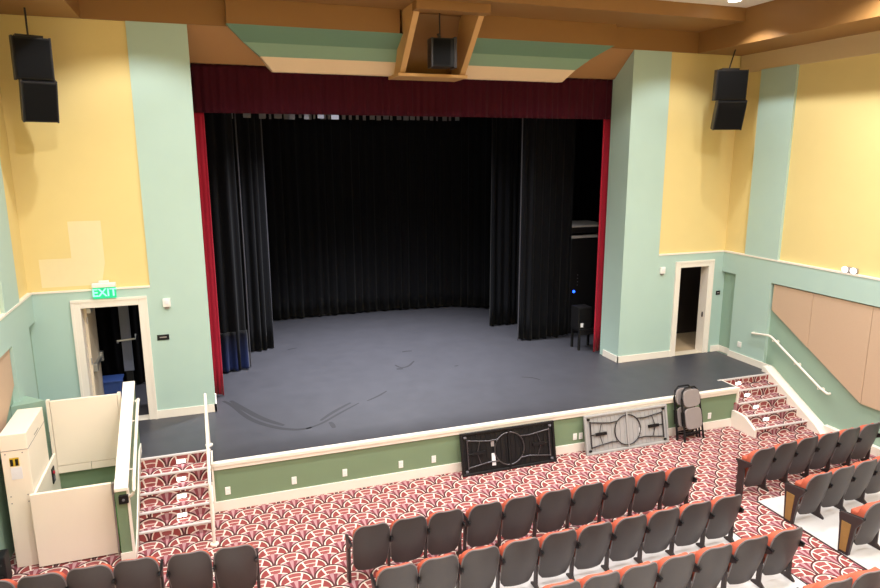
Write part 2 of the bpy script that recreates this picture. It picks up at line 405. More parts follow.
sr = stairs('stairs_right', 10.06, 11.38, [(10.02,11.38),(10.16,11.38),(10.1,11.38),(10.03,11.38),(10.03,11.38)], ysR)
bm = new(); prism(bm, [(.0,FZ),(-.64,FZ),(-.64,.04),(-.36,.22),(-.2,.24),(.0,.24)], 10.0, 10.06, 'x'); build('cheek', bm, M['cream'], sr)
bm = new(); prism(bm, [(.66,.70),(.66,.84),(.58,.83),(-.80,.04),(-.98,FZ),(-.5,FZ)], 11.38, XR+.085, 'x'); build('skirt', bm, M['cream'], sr)
for side, xs, ys in (('left', -.66, ysL), ('right', 10.55, ysR)):
    for i in range(1, 5):
        z = ST-i*(ST-FZ)/5
        y = ys[i-1]
        t = thing('step_light', '', 'step light', (xs, y, z+.07))
        order = ['topmost', 'second from the top', 'third from the top', 'lowest'][i-1]
        t['label'] = f'lit white step light on the {side} stage stairs, {order} of four'
        t['group'] = f'step lights on the {side} stairs'
        pbox('housing', (-.075, .075, -.022, .0, -.05, .012), M['white'], t, bevel=.004)
        pbox('lens', (-.06, .06, -.025, -.02, -.043, .004), M['steplamp'], t)

# --- sloping half wall beside the left stairs, green stub wall behind the lift
hw = sroot('wall_stairs_left')
def ztop(y): return 1.00+(1.85-1.00)*(y+1.0)/(0.86+1.0)
bm = new(); prism(bm, [(-1.0,FZ),(-1.0,ztop(-1.0)),(.86,1.85),(.86,FZ)], -1.43, -1.27, 'x'); struct('half_wall', bm, M['sage'], hw)
bm = new(); prism(bm, [(-1.04,ztop(-1.04)),(-1.04,ztop(-1.04)+.05),(.90,1.915),(.90,1.86)], -1.435, -1.262, 'x'); build('cap', bm, M['cream'], hw, bevel=.006)
bm = new(); box(bm, -1.44, -1.26, -1.015, -1.0, FZ, FZ+.16); build('base_block', bm, M['cream'], hw)
bm = new(); box(bm, -1.29, -1.255, -1.012, -.99, FZ, ztop(-1.0)); build('corner_trim', bm, M['cream'], hw)
bm = new(); prism(bm, [(-1.0,FZ),(-1.0,.0),(-.7,.06),(.55,.86),(.86,.86),(.86,.6),(.5,.6),(-.7,FZ)], -1.27, -1.255, 'x'); build('skirt', bm, M['cream'], hw)
sw = new(); prism(sw, [(XL-.08,.60),(-2.51,.74),(XL-.08,1.16)], FZ, 1.80, 'z'); struct('wall_stub_left', sw, M['green'])
# stage face behind the lift + pit floor
bm = new(); box(bm, XL-.09, -1.43, .66, .72, FZ, ST); struct('wall_pit', bm, M['sage'])

# --- doors
def door_frame(name, xa, xb, ztop, w=0.12, depth=.24):
    root = sroot(name)
    bm = new(); y0 = YF-.025
    box(bm, xa-w, xa+.015, y0, YF+depth, ST, ztop+w); box(bm, xb-.015, xb+w, y0, YF+depth, ST, ztop+w); box(bm, xa+.015, xb-.015, y0, YF+depth, ztop-.02, ztop+w)
    build('frame', bm, M['cream'], root, bevel=.006)
    bm = new(); box(bm, xa-w-.012, xb+w+.012, y0-.012, YF, ztop+w-.035, ztop+w+.01); box(bm, xa-w-.012, xa-w+.03, y0-.012, YF, ST, ztop+w-.03); box(bm, xb+w-.03, xb+w+.012, y0-.012, YF, ST, ztop+w-.03)
    build('backband', bm, M['cream'], root)
    return root
d1 = door_frame('door_1', -2.16, -1.22, 2.89)
leaf = pbox('door_leaf', (-2.145, -2.10, YF+.24, YF+1.12, ST+.01, 2.84), M['doorpaint'], d1)
bm = new(); box(bm, -2.10, -2.05, YF+.32, YF+1.08, 1.66, 1.74); box(bm, -2.10, -2.03, YF+.30, YF+.42, 1.63, 1.77); box(bm, -2.10, -2.03, YF+1.0, YF+1.10, 1.62, 1.80); build('push_bar', bm, M['chrome'], leaf, bevel=.006)
for z in (1.0, 1.85, 2.6):
    bm = new(); tube(bm, [(-2.10, YF+.235, z-.06), (-2.10, YF+.235, z+.06)], .014); build('hinge', bm, M['chrome'], leaf)
bm = new(); box(bm, -2.10, -2.04, YF+.26, YF+.5, 2.72, 2.80); build('closer', bm, M['chrome'], leaf)
d2 = door_frame('door_2', 10.30, 11.13, 2.87)
bm = new(); box(bm, 11.10, 11.12, YF+.06, YF+.09, 1.60, 1.72); build('strike_plate', bm, M['tubegrey'], d2)
bm = new(); box(bm, 10.25, 11.2, YF+.0, YF+.24, ST-.02, ST+.012); build('threshold', bm, M['doorpaint'], d2)
bm = new(); box(bm, -2.2, -1.2, YF+.0, YF+.24, ST-.02, ST+.010); build('threshold', bm, M['cream'], d1)
bm = new(); box(bm, 10.0, 12.9, YF+.24, 3.9, ST, ST+.006); struct('floor_wing_right', bm, M['tanfloor'])
bm = new(); box(bm, 9.6, 12.99, 3.9, 4.0, ST, 4.5); struct('wall_wing_right', bm, M['darkbrown'])

# far door standing ajar inside the left wing
bd = thing('backstage_door', 'narrow blue grey door edge with steel pull bar inside the left doorway', 'door', (-1.62, 3.4, ST))
pbox('leaf', (-.085, .085, 0, .05, .62, 1.98), M['bluegrey'], bd)
bm = new(); tube(bm, [(-.15, .0, 1.20), (-.15, -.07, 1.25), (.17, -.07, 1.27), (.17, .0, 1.34)], .018); build('pull_bar', bm, M['chrome'], bd)
pbox('lower_post', (-.06, .06, .0, .05, 0, .62), M['black'], bd)
bn = thing('storage_tub', 'low blue plastic tub on the floor inside the left doorway', 'tub', (-2.0, 3.75, ST))
bm = new(); prism(bm, [(-.16,0),(.16,0),(.19,.36),(-.19,.36)], -.2, .2, 'y'); build('body', bm, M['blue'], bn, bevel=.01)
pbox('lid', (-.21, .21, -.22, .22, .36, .40), M['blue'], bn, bevel=.01)

# ================================================================== DRAPES
def drape_mesh(path, z0, z1, amp, wave, seed, hem=0.03, flare=0.0, nz=10, step=.03):
    """pleated cloth hung along a plan path, folds deepen to the foot; solid thickness"""
    rnd = random.Random(seed)
    pts = [Vector((x, y)) for x, y in path]
    seglen = [(b-a).length for a, b in zip(pts, pts[1:])]; Ltot = sum(seglen)
    n = max(8, int(Ltot/step))
    ph = [rnd.uniform(0, 6.28) for _ in range(4)]
    def along(s):
        k = 0
        while k < len(seglen)-1 and s > seglen[k]: s -= seglen[k]; k += 1
        t = (pts[k+1]-pts[k]).normalized(); return pts[k]+t*s, Vector((-t.y, t.x))
    bm = new(); G = []
    for j in range(nz+1):
        v = j/nz; row = []
        for i in range(n+1):
            s = Ltot*i/n; p, nn = along(s)
            a = s/wave*2*PI
            w = math.sin(a+ph[0]+.9*math.sin(a*.23+ph[1]))+.45*math.sin(a*.47+ph[2])+.25*math.sin(a*1.9+ph[3]+v)
            k = amp*(0.65+.45*(1-v))
            q = p+nn*w*k
            z = z0+(z1-z0)*v
            if j == 0: z += hem*.5*(math.sin(a*.31+ph[2])+math.sin(a*.5))*.5+hem*.5
            row.append(bm.verts.new((q.x, q.y, z)))
        G.append(row)
    for j in range(nz):
        for i in range(n): bm.faces.new((G[j][i], G[j][i+1], G[j+1][i+1], G[j+1][i]))
    return bm
def drape(name, label, cat, path, z0, z1, m, amp, wave, seed, group=None, **k):
    bm = drape_mesh(path, z0, z1, amp, wave, seed, **k)
    me = bpy.data.meshes.new(name)
    bmesh.ops.recalc_face_normals(bm, faces=bm.faces[:]); bm.to_mesh(me); bm.free()
    me.materials.append(m)
    for pl in me.polygons: pl.use_smooth = True
    o = bpy.data.objects.new(name, me); C.objects.link(o)
    so = o.modifiers.new('solid', 'SOLIDIFY'); so.thickness = .012
    if label: tag(o, label, cat, group)
    return o
B0 = ST+.01
bk = drape('backdrop_curtain', 'wide black pleated backdrop curtain across the rear of the stage', 'curtain', [(.6,9.0),(2.2,9.05),(4.8,9.15),(7.2,8.95),(8.3,8.25),(8.7,7.9)], B0+.02, 6.75, M['drape'], .05, .25, 3)
g = 'black leg curtains in the stage wings'
l1 = drape('leg_curtain', 'black leg curtain with painted blue light at the foot, beside the left red curtain', 'curtain', [(-1.2,4.6),(.1,4.62),(.5,4.68),(.68,4.82)], B0, 6.75, M['drape'], .05, .2, 5, group=g)
nb = drape('blue_lit_foot', None, None, [(-.2,4.555),(.1,4.565),(.5,4.625),(.66,4.72)], B0, B0+.9, M['blue_lit'], .05, .2, 5)  # blue light on the curtain foot, put into the cloth colour
nt_ = M['blue_lit'].node_tree; xx = NX(nt_); g_ = nt_.nodes.new('ShaderNodeNewGeometry'); s3 = nt_.nodes.new('ShaderNodeSeparateXYZ')
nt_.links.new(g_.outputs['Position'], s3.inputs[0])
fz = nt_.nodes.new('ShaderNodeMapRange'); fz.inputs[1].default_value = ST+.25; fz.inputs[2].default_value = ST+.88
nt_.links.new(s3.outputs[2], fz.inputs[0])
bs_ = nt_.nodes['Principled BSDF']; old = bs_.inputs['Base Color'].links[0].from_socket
nt_.links.new(xx.mix(fz.outputs[0], old, rgb(6, 6, 8)), bs_.inputs['Base Color'])  # painted blue light fades upward to black
nb.parent = l1; nb['label'] = 'painted blue light on the lower band'
l2 = drape('leg_curtain', 'black leg curtain second from the front on the left side of the stage', 'curtain', [(-.8,6.0),(.9,6.02),(1.2,6.08),(1.32,6.22)], B0, 6.85, M['drape'], .05, .2, 6, group=g)
drape('leg_curtain', 'black leg curtain in the right wing, further back, touching the backdrop', 'curtain', [(7.3,6.35),(7.6,6.33),(8.2,6.3),(9.8,6.35)], B0, 6.85, M['drape'], .05, .2, 7, group=g)
r1 = drape('leg_curtain', 'black leg curtain in the right wing nearest the audience, beside the black cabinet', 'curtain', [(7.4,4.74),(7.75,4.66),(8.3,4.7),(8.85,4.72)], B0, 6.75, M['drape'], .05, .2, 8, group=g)
M['hem'] = mat('curtain_edge_highlight', rgb(58, 58, 66), 0.8, noise=0.15)  # pale grey paints the light caught by the turned curtain edges
for o_, x_, y_, zt_ in ((r1, 7.37, 4.70, 6.7), (l2, 1.36, 6.22, 6.8), (l1, .72, 4.80, 6.7)):
    bm = new(); tube(bm, [(x_, y_, B0+.01), (x_+.01, y_+.01, 3.0), (x_, y_, zt_)], .016, 8); h_ = build('edge_highlight', bm, M['hem'], o_, smooth=True); h_['label'] = 'painted highlight on the turned edge'  # the hem material here is the painted edge light
drape('wing_masking_curtain', 'black masking curtain hanging behind the tall cabinet in the right wing', 'curtain', [(8.9,6.9),(10.2,6.95),(12.8,6.9)], B0, 6.9, M['drape'], .04, .2, 9)
drape('wing_masking_curtain', 'added black masking curtain darkening the view through the left doorway', 'curtain', [(-3.8,4.42),(-2.4,4.4),(-1.3,4.42)], B0, 6.7, M['drape'], .03, .2, 10)  # added to keep the lit wing behind the left doorway dark
drape('valance', 'red pleated velvet valance, painted darker for shade, along the top of the stage opening', 'valance', [(CXL+.01,2.99),(CXR-.01,2.99)], 6.20, 7.05, M['valance'], .022, .15, 11, hem=.0)
drape('stage_curtain', 'red velvet stage curtain gathered at the left edge of the opening', 'curtain', [(-.9,3.20),(-.25,3.17),(.10,3.10)], B0, 7.0, M['red'], .025, .075, 12, group='red front curtains')
drape('stage_curtain', 'red velvet stage curtain gathered at the right edge of the opening', 'curtain', [(8.64,3.16),(8.95,3.19),(9.6,3.20)], B0, 7.0, M['red'], .025, .075, 13, group='red front curtains')
# curtain pipes with pale ties along the top of the black drapes
def pipe(name, label, xa, xb, y, z, n, seed, cover=.5):
    t = thing(name, label, 'pipe', (xa, y, z))
    bm = new(); tube(bm, [(0,0,.06), (xb-xa,0,.06)], .025); build('batten', bm, M['tubegrey'], t)
    rnd = random.Random(seed); bm = new()
    for i in range(n):
        x = (i+.5)/n*(xb-xa); w = (xb-xa)/n*cover*rnd.uniform(.4, 1.6)*.5
        box(bm, x-w, x+w, -.06, -.05, -.10+rnd.uniform(-.02, .02), .03)
    o = build('webbing_ties', bm, M['silver'], t); o['kind'] = 'stuff'; o['label'] = 'row of pale webbing ties'
rnd = random.Random(1)
bm = new()
for i in range(36):
    x = 1.0+i*.2; w_ = rnd.uniform(.05, .16)
    box(bm, x, x+w_, 8.86, 8.88, 6.42+rnd.uniform(-.02, .02), 6.54)
o = build('webbing_ties', bm, M['silver'], bk); o['kind'] = 'stuff'; o['label'] = 'row of pale webbing ties'
bm = new(); tube(bm, [(.8, 8.9, 6.56), (8.1, 8.9, 6.56)], .025); build('batten', bm, M['tubegrey'], bk)
pipe('curtain_pipe', 'short pipe with pale ties above the left leg curtains', .2, 3.2, 5.9, 6.36, 9, 2, .35)

# ================================================================== STAGE RIGHT EQUIPMENT
cb = thing('equipment_cabinet', 'tall black equipment cabinet with grey lid behind the right red curtain', 'cabinet', (9.35, 4.95, ST))
pbox('body', (-.42, .8, -.1, .7, .03, 2.55), M['blackplastic'], cb, bevel=.01)
pbox('upper_case', (-.44, .8, -.1, 1.15, 2.70, 2.86), M['blackplastic'], cb, bevel=.01)
pbox('lid', (-.44, .8, -.1, 1.15, 2.86, 2.90), M['cabtop'], cb)
pbox('shelf', (-.46, .82, -.14, .7, 2.58, 2.64), M['cabtop'], cb)
bm = new(); disc(bm, (-.30, -.1, 1.16), (0,-1,0), .035, .012); build('status_light', bm, M['led'], cb)
bm = new()
for k in range(4): disc(bm, (-.20, -.1, 1.33+.09*k), (0,-1,0), .012, .01, 10)
o = build('buttons', bm, M['silver'], cb); o['kind'] = 'stuff'
tb = thing('side_table', 'small low black table on the stage beside the right red curtain', 'table', (8.65, 3.62, ST))
pbox('top', (-.26, .26, -.2, .2, .48, .53), M['blackplastic'], tb, bevel=.008)
for sx in (-1, 1):
    for sy in (-1, 1): pbox('leg', (sx*.23-.025, sx*.23+.025, sy*.165-.025, sy*.165+.025, 0, .48), M['blackplastic'], tb)
pbox('apron', (-.25, .25, -.185, -.17, .38, .48), M['blackplastic'], tb)
sp = thing('monitor_speaker', 'black box loudspeaker standing on the small table beside the right red curtain', 'loudspeaker', (8.56, 3.62, ST+.53))
pbox('cabinet', (-.19, .19, -.17, .18, 0, .54), M['blackplastic'], sp, bevel=.012)
pbox('grille', (-.16, .16, -.182, -.17, .17, .51), M['blackmesh'], sp)
pbox('label_plate', (-.12, -.05, -.184, -.17, .05, .15), M['paper'], sp)

# ================================================================== HUNG LOUDSPEAKERS
def line_speaker(name, label, loc, rz, top, w=.5):
    t = thing(name, label, 'loudspeaker', loc, rz)
    # upper cabinet upright, lower one tipped towards the seats
    for k, (zc, tilt, dx, dy) in enumerate(((-.28, math.radians(3), 0, 0), (-.845, math.radians(17), .03, .02))):
        bm = new(); hw_ = w/2*(1 if k == 0 else .93)
        vs = prism(bm, [(-hw_, -.22), (hw_, -.22), (hw_*.62, .22), (-hw_*.62, .22)], -.30, .30, 'z')
        R_ = Matrix.Translation((dx, dy, zc)) @ Matrix.Rotation(tilt, 4, 'X')
        bmesh.ops.transform(bm, matrix=R_, verts=bm.verts[:])
        c = build('cabinet', bm, M['blackplastic'], t, bevel=.012)
        bm = new(); box(bm, -hw_+.02, hw_-.02, -.236, -.218, -.27, .27)
        bmesh.ops.transform(bm, matrix=R_, verts=bm.verts[:]); build('grille', bm, M['blackmesh'], c)
        for sx in (-1, 1):
            bm = new(); box(bm, sx*hw_-.012, sx*hw_+.012, -.2, -.05, -.31, .31)
            bmesh.ops.transform(bm, matrix=R_, verts=bm.verts[:]); build('rigging_plate', bm, M['tubegrey'], c)
    pbox('bracket', (-.18, .18, -.1, .1, .02, .06), M['tubegrey'], t)
    bm = new(); tube(bm, [(0, 0, .05), (top[0], top[1], top[2])], .014); build('suspension_cable', bm, M['tubegrey'], t)
line_speaker('hanging_loudspeaker', 'pair of black loudspeaker cabinets hung from the beam before the left yellow wall', (-2.31, 1.62, 7.13), math.radians(20), (.0, .0, .45), .49)
line_speaker('hanging_loudspeaker', 'pair of black loudspeaker cabinets hung from the beam in the right corner', (10.60, 1.55, 7.13), math.radians(-20), (.12, .05, .45), .63)
t = thing('centre_loudspeaker', 'single black loudspeaker hung in the box above the centre of the stage', 'loudspeaker', (4.325, 1.95, 7.02), math.radians(-4))
bm = new(); prism(bm, [(-.23,-.18),(.23,-.18),(.15,.2),(-.15,.2)], 0, .50, 'z'); c = build('cabinet', bm, M['blackplastic'], t, bevel=.012)
pbox('grille', (-.2, .12, -.195, -.18, .03, .47), M['blackmesh'], c)
pbox('rigging_plate', (.19, .24, -.20, .1, -.02, .52), M['tubegrey'], c)
pbox('rigging_plate', (-.24, -.21, -.19, .1, -.01, .5), M['tubegrey'], c)
bm = new(); tube(bm, [(-.03,0,.5), (-.06,.0,.60)], .03); tube(bm, [(-.03,0,.5), (-.03,.02,.98)], .012); build('bracket', bm, M['tubegrey'], t)

# ================================================================== WALL FITTINGS
def text_mesh(name, s, size, m, parent, mtx):
    cu = bpy.data.curves.new(name, 'FONT'); cu.body = s; cu.size = size; cu.extrude = .003; cu.align_x = 'CENTER'; cu.align_y = 'CENTER'; cu.offset = size*.02
    o = bpy.data.objects.new(name+'_tmp', cu); C.objects.link(o)
    dg = bpy.context.evaluated_depsgraph_get(); me = bpy.data.meshes.new_from_object(o.evaluated_get(dg))
    bpy.data.objects.remove(o); me.materials.clear(); me.materials.append(m); me.transform(mtx)
    r = bpy.data.objects.new(name, me); C.objects.link(r); r.parent = parent
    return r
ex = thing('exit_sign', 'green lit EXIT sign under a white housing above the left doorway', 'exit sign', (-1.74, YF-.05, 3.03))
pbox('housing', (-.185, .185, -.06, .05, .20, .27), M['white'], ex, bevel=.01)
pbox('canopy', (-.08, .08, -.03, .05, .27, .31), M['white'], ex, bevel=.01)
pl = pbox('sign_plate', (-.18, .18, -.012, .006, .0, .20), M['exit'], ex)
text_mesh('lettering', 'EXIT', .19, M['exitletter'], pl, Matrix.Translation((0,-.014,.10)) @ Matrix.Rotation(PI/2, 4, 'X'))
def alarm(label, x, z):
    t = thing('wall_alarm', label, 'alarm', (x, YF, z))
    pbox('base', (-.065, .065, -.05, .0, -.07, .08), M['white'], t, bevel=.006)
    pbox('strobe_lens', (-.035, .035, -.062, -.05, -.02, .045), M['paper'], t, bevel=.004)
    pbox('sounder', (-.035, .035, -.035, .0, -.105, -.07), M['chairgrey'], t)
alarm('small white wall alarm on the left green column beside the left doorway', -.77, 2.87)
alarm('small white wall alarm on the right green column beside the right doorway', 9.80, 2.82)
def plaque(label, x, z, w=.1):
    t = thing('room_sign', label, 'sign', (x, YF, z))
    pbox('plate', (-w, w, -.012, 0, -.05, .05), M['blackplastic'], t, bevel=.003)
    pbox('lettering', (-w*.6, w*.6, -.0135, -.012, -.008, .014), M['chairgrey'], t)
plaque('small black wall sign right of the left doorway', -.88, 2.24)
plaque('small black wall sign at the corner right of the right doorway', 11.455, 2.18, .06)
em = thing('emergency_light', 'white twin emergency light on the ledge of the right wall', 'light', (XR+.05, -1.04, 3.20))
pbox('body', (-.06, .0, -.15, .15, .0, .11), M['chairgrey'], em, bevel=.02)
for sy in (-1, 1):
    bm = new(); disc(bm, (-.055, sy*.09, .06), (-1, 0, -.25), .06, .03, 16); build('lamp_head', bm, M['lampdim'] if 'lampdim' in M else M['lamp'], em)
# outlets on the stage riser
for i, (x, z) in enumerate([(.02,.215),(1.06,.21),(1.9,.205),(2.88,.195),(3.48,.195),(6.31,.195),(6.435,.195),(9.45,.185)]):
    lab = ['white outlet plate at the left end of the green stage front', 'second white outlet plate from the left on the green stage front', 'third white outlet plate from the left on the green stage front',
           'fourth white outlet plate from the left, second one left of the black folding table', 'white outlet plate just left of the black folding table',
           'left one of the two white outlet plates between the folding tables', 'right one of the two white outlet plates, next to the grey folding table', 'white outlet plate right of the folded chairs, near the right stairs'][i]
    t = thing('wall_outlet', lab, 'outlet', (x, .0195, z), 0, 'outlets along the stage front')
    pbox('cover_plate', (-.04, .04, -.012, 0, -.065, .065), M['white'], t, bevel=.004)
    for q in (.012, -.042):
        bm = new(); box(bm, -.018, .018, -.015, -.012, q, q+.03); build('socket', bm, M['paper'], t)
t = thing('wall_outlet', 'white switch plate on the right wall above the stage floor', 'outlet', (XR, 1.52, 1.09))
pbox('cover_plate', (-.012, 0, -.06, .06, -.065, .065), M['white'], t, bevel=.004)
pbox('switch', (-.018, -.012, -.02, .02, -.03, .03), M['paper'], t)

# handrail on the right wall
hr = thing('handrail', 'cream handrail sloping down the right wall beside the right stairs', 'handrail')
xr_ = XR-.075
def arcpts(P, n=5):
    q = [Vector(P[0])]
    for i in range(1, len(P)-1):
        a, b, c = Vector(P[i-1]), Vector(P[i]), Vector(P[i+1])
        r = min(.10, (a-b).length*.45, (c-b).length*.45)
        s_, e_ = b+(a-b).normalized()*r, b+(c-b).normalized()*r
        for k in range(n+1):
            t_ = k/n; q.append(s_*(1-t_)**2+b*2*t_*(1-t_)+e_*t_*t_)
    return q+[Vector(P[-1])]
bm = new(); tube(bm, arcpts([(XR, 1.12, 1.47), (xr_, 1.12, 1.47), (xr_, .60, 1.55), (xr_, -.78, .80), (xr_, -.95, .74), (XR, -.95, .74)]), .024, 10); build('rail', bm, M['cream'], hr, smooth=True)
for y in (.52, -.1, -.72):
    z = 1.55+(y-.60)*(.75/1.38)
    bm = new(); tube(bm, [(XR+.08, y, z-.09), (xr_, y, z-.07), (xr_, y, z)], .010); disc(bm, (XR+.08, y, z-.09), (-1,0,0), .04, .012, 14); build('bracket', bm, M['cream'], hr)
# free-standing rail at the right side of the left stairs
hr2 = thing('handrail', 'ivory free-standing handrail on the open side of the left stairs', 'handrail', (-.22, 0, 0))
bm = new(); tube(bm, arcpts([(0, -.94, FZ), (0, -.94, .84), (0, .72, 1.66), (0, .72, ST)]), .024, 10); build('rail', bm, M['cream'], hr2, smooth=True)
for q in ((0, -.94, FZ), (0, .72, ST)):
    bm = new(); disc(bm, q, (0,0,1), .06, .02, 18); build('floor_flange', bm, M['cream'], hr2)
for y, z in ((-.02, .64), (.02, .36)):
    pass
# rail on the half wall
hr3 = thing('handrail', 'ivory handrail fixed along the sloping half wall beside the lift', 'handrail')
xq = -1.19
bm = new(); tube(bm, arcpts([(-1.235, .5, 1.70), (xq, .5, 1.74), (xq, .3, 1.72), (xq, -.96, 1.08), (xq, -1.06, .95), (-1.255, -1.01, .88)]), .022, 10); build('rail', bm, M['cream'], hr3, smooth=True)
for y in (.1, -.7):
    z = 1.72+(y-.3)*(.64/1.26)
    bm = new(); tube(bm, [(-1.27, y, z-.08), (xq, y, z-.07), (xq, y, z)], .010); build('bracket', bm, M['cream'], hr3)

# ================================================================== WHEELCHAIR LIFT
lf = thing('platform_lift', 'ivory wheelchair platform lift beside the left stage stairs', 'lift', (-2.0, 0, 0))
def lb(name, a, m=M['lift'], parent=lf, **k):
    x0, x1, y0, y1, z0, z1 = a; return pbox(name, (x0+2.0, x1+2.0, y0, y1, z0, z1), m, parent, **k)
tw = lb('drive_tower', (-2.79, -2.47, -.63, .37, FZ, 1.83), bevel=.008)
lb('tower_seam', (-2.792, -2.468, -.633, .372, 1.60, 1.608), M['chairgrey'], tw)
lb('warning_sticker', (-2.70, -2.59, -.634, -.629, 1.38, 1.50), M['label_y'], tw)
lb('warning_sticker', (-2.695, -2.66, -.6355, -.63, 1.385, 1.48), M['blackplastic'], tw)
lb('warning_sticker', (-2.635, -2.60, -.6355, -.63, 1.385, 1.48), M['blackplastic'], tw)
lb('notice_sticker', (-2.70, -2.57, -.634, -.629, 1.19, 1.36), M['paper'], tw)
lb('access_handle', (-2.469, -2.466, -.25, .0, 1.64, 1.652), M['chairgrey'], tw)
for x in (-2.74, -2.54):
    for z in (.85, .95, 1.56):
        bm = new(); disc(bm, (x+2.0, -.63, z), (0,-1,0), .009, .004, 8); build('screw', bm, M['chairgrey'], tw)
fg = lb('lower_gate', (-2.50, -1.51, -.745, -.69, FZ+.02, .985), bevel=.006)
lb('gate_edge', (-1.525, -1.49, -.735, -.70, FZ, .965), M['chrome'], fg)
lb('gate_hinge', (-1.50, -1.45, -.755, -.70, .82, .985), M['chairgrey'], fg)
sg = lb('side_panel', (-2.505, -2.475, -.575, .60, FZ+.03, .93), bevel=.004) if False else lb('side_panel', (-2.465, -2.43, -.69, .60, FZ+.03, .985), bevel=.004)
cp = lb('control_panel', (-2.432, -2.415, .22, .36, .66, .89), M['blackplastic'], sg)
bm = new(); disc(bm, (-2.415+2, .28, .82), (1,0,0), .025, .02, 12); build('stop_button', bm, M['red'], cp)
lb('call_key', (-2.417, -2.40, .26, .3, .70, .76), M['silver'], cp)
lb('platform', (-2.43, -1.46, -.69, .62, FZ+.02, FZ+.07), M['floorgreen'])
ug = lb('upper_gate', (-2.42, -1.50, .60, .645, .77, 1.82), bevel=.005)
for a_ in (-2.42, -1.955): lb('kick_plate', (a_, a_+.455, .595, .64, .65, .76), parent=ug)
lb('gate_post', (-2.47, -2.425, .59, .66, FZ+.07, 1.84))
lb('gate_post', (-1.495, -1.45, .59, .66, FZ+.07, 1.84))
lb('inner_rail', (-1.475, -1.44, -.69, .59, .90, .985))
cs = thing('call_station', 'small black call button box on the end of the half wall beside the lift', 'button box', (-1.33, -1.0, .86))
pbox('box', (-.06, .06, -.05, 0, -.06, .06), M['blackplastic'], cs, bevel=.006)
bm = new(); disc(bm, (0, -.05, .0), (0,-1,0), .018, .01, 12); build('button', bm, M['silver'], cs)
bg = thing('equipment_bag', 'small black equipment box on the carpet in the corner behind the lift tower', 'box', (-2.90, -.95, FZ), 0)
pbox('body', (-.02, .10, -.1, .14, .0, .42), M['blackplastic'], bg, bevel=.02)
pbox('latch', (.0, .06, -.106, -.1, .30, .33), M['tubegrey'], bg)
pbox('latch', (.0, .06, -.106, -.1, .14, .16), M['tubegrey'], bg)

# ================================================================== FOLDING TABLES (undersides to the seats)
def folding_table(label, x0, x1, ybot, ytop, ztop, dark):
    Lh = (x1-x0)/2; H = math.hypot(ztop, ytop-ybot)
    t = thing('folding_table', label, 'table', ((x0+x1)/2, ybot, FZ))
    tilt = math.atan2(ybot-ytop, ztop)     # lean back
    t.rotation_euler = (tilt*1.0, 0, 0)
    t.rotation_euler = (-math.atan2(ytop-ybot, ztop), 0, 0)
    top = M['blackplastic'] if dark else M['tablegrey']; tub = M['steel_dark'] if dark else M['tubegrey']
    bm = new(); box(bm, -Lh+.015, Lh-.015, .035, .05, .012, H-.012); tp = build('tabletop', bm, top, t)
    bm = new()
    for (a, b, c, d) in ((-Lh, Lh, 0, .045), (-Lh, Lh, H-.045, H), (-Lh, -Lh+.045, .04, H-.04), (Lh-.045, Lh, .04, H-.04)):
        box(bm, a, b, 0, .055, c, d)
    build('rim', bm, top, t, bevel=.012)
    bm = new(); box(bm, -.018, .018, .0, .04, .03, H-.03); build('centre_hinge_bar', bm, top, t, bevel=.004)
    bm = new()    # moulded ribs on the underside
    for k in range(18):
        x = -Lh+.12+k*(2*Lh-.24)/17
        if abs(x) < .04: continue
        box(bm, x-.012, x+.012, .024, .036, .07, H-.07)
    build('moulded_ribs', bm, top, t)
    for s in (-1, 1):
        # wishbone leg: two legs run from the outer crossbar, splay round a half circle at the middle
        pts = []; cy = H/2; R = .29*min(1, H/.76)
        e = .16*H/.72
        up = [(s*(Lh-.12), cy+.24*H/.76), (s*(Lh-.42), cy+.20*H/.76), (s*(R+.10), cy+.185*H/.76)]
        arc = [(s*R*math.cos(a), cy+R*math.sin(a)) for a in [math.radians(d) for d in range(42, 88, 9)]]
        for m_ in (1, -1):
            line = [(x, .008, cy+m_*(z-cy)) for x, z in up]+[(x, .008, cy+m_*(z-cy)) for x, z in arc]
            bm = new(); tube(bm, line, .012, 8); build('leg', bm, tub, t, smooth=True)
        bm = new(); arcin = [(s*R*math.cos(math.radians(d)), .008, cy+R*math.sin(math.radians(d))) for d in range(-48, 49, 8)]
        tube(bm, arcin, .011, 8); build('leg_hoop', bm, tub, t, smooth=True)
        bm = new(); tube(bm, [(s*(Lh-.12), .010, cy-.26*H/.76), (s*(Lh-.12), .010, cy+.26*H/.76)], .013); build('crossbar', bm, tub, t)
        bm = new(); tube(bm, [(s*(Lh-.12), .006, cy), (s*(Lh-.22), .004, cy)], .010); box(bm, min(s*(Lh-.22), s*(Lh-.46)), max(s*(Lh-.22), s*(Lh-.46)), -.004, .02, cy-.028, cy+.028); build('lock_brace', bm, M['blackplastic'], t)
        bm = new()
        for a in (-1, 1): tube(bm, [(s*(Lh-.30), .006, cy), (s*(Lh-.36), .012, cy+a*.19*H/.76)], .007)
        build('brace_arm', bm, tub, t)
        for a in (-1, 1):
            bm = new(); box(bm, s*(Lh-.09)-.025, s*(Lh-.09)+.025, -.002, .03, cy+a*.30*H/.76-.018, cy+a*.30*H/.76+.018); build('corner_bracket', bm, M['silver'] if dark else M['blackplastic'], t, bevel=.004)
    return t, Lh, H
M['steel_dark'] = mat('worn_black_tube', rgb(92, 90, 94), 0.3, metal=0.7, noise=0.1)
t1, Lh, H = folding_table('black plastic folding table leaning on the stage front, underside showing', 3.935, 5.79, -.25, -.085, .745, True)
pbox('sticker', (-.35, -.28, .018, .024, .12, .34), M['paper'], t1)
pbox('sticker', (-.35, -.29, .018, .024, .46, .58), M['chairgrey'], t1)
t2, Lh, H = folding_table('light grey plastic folding table leaning on the stage front, underside showing', 6.43, 8.29, -.25, -.085, .735, False)
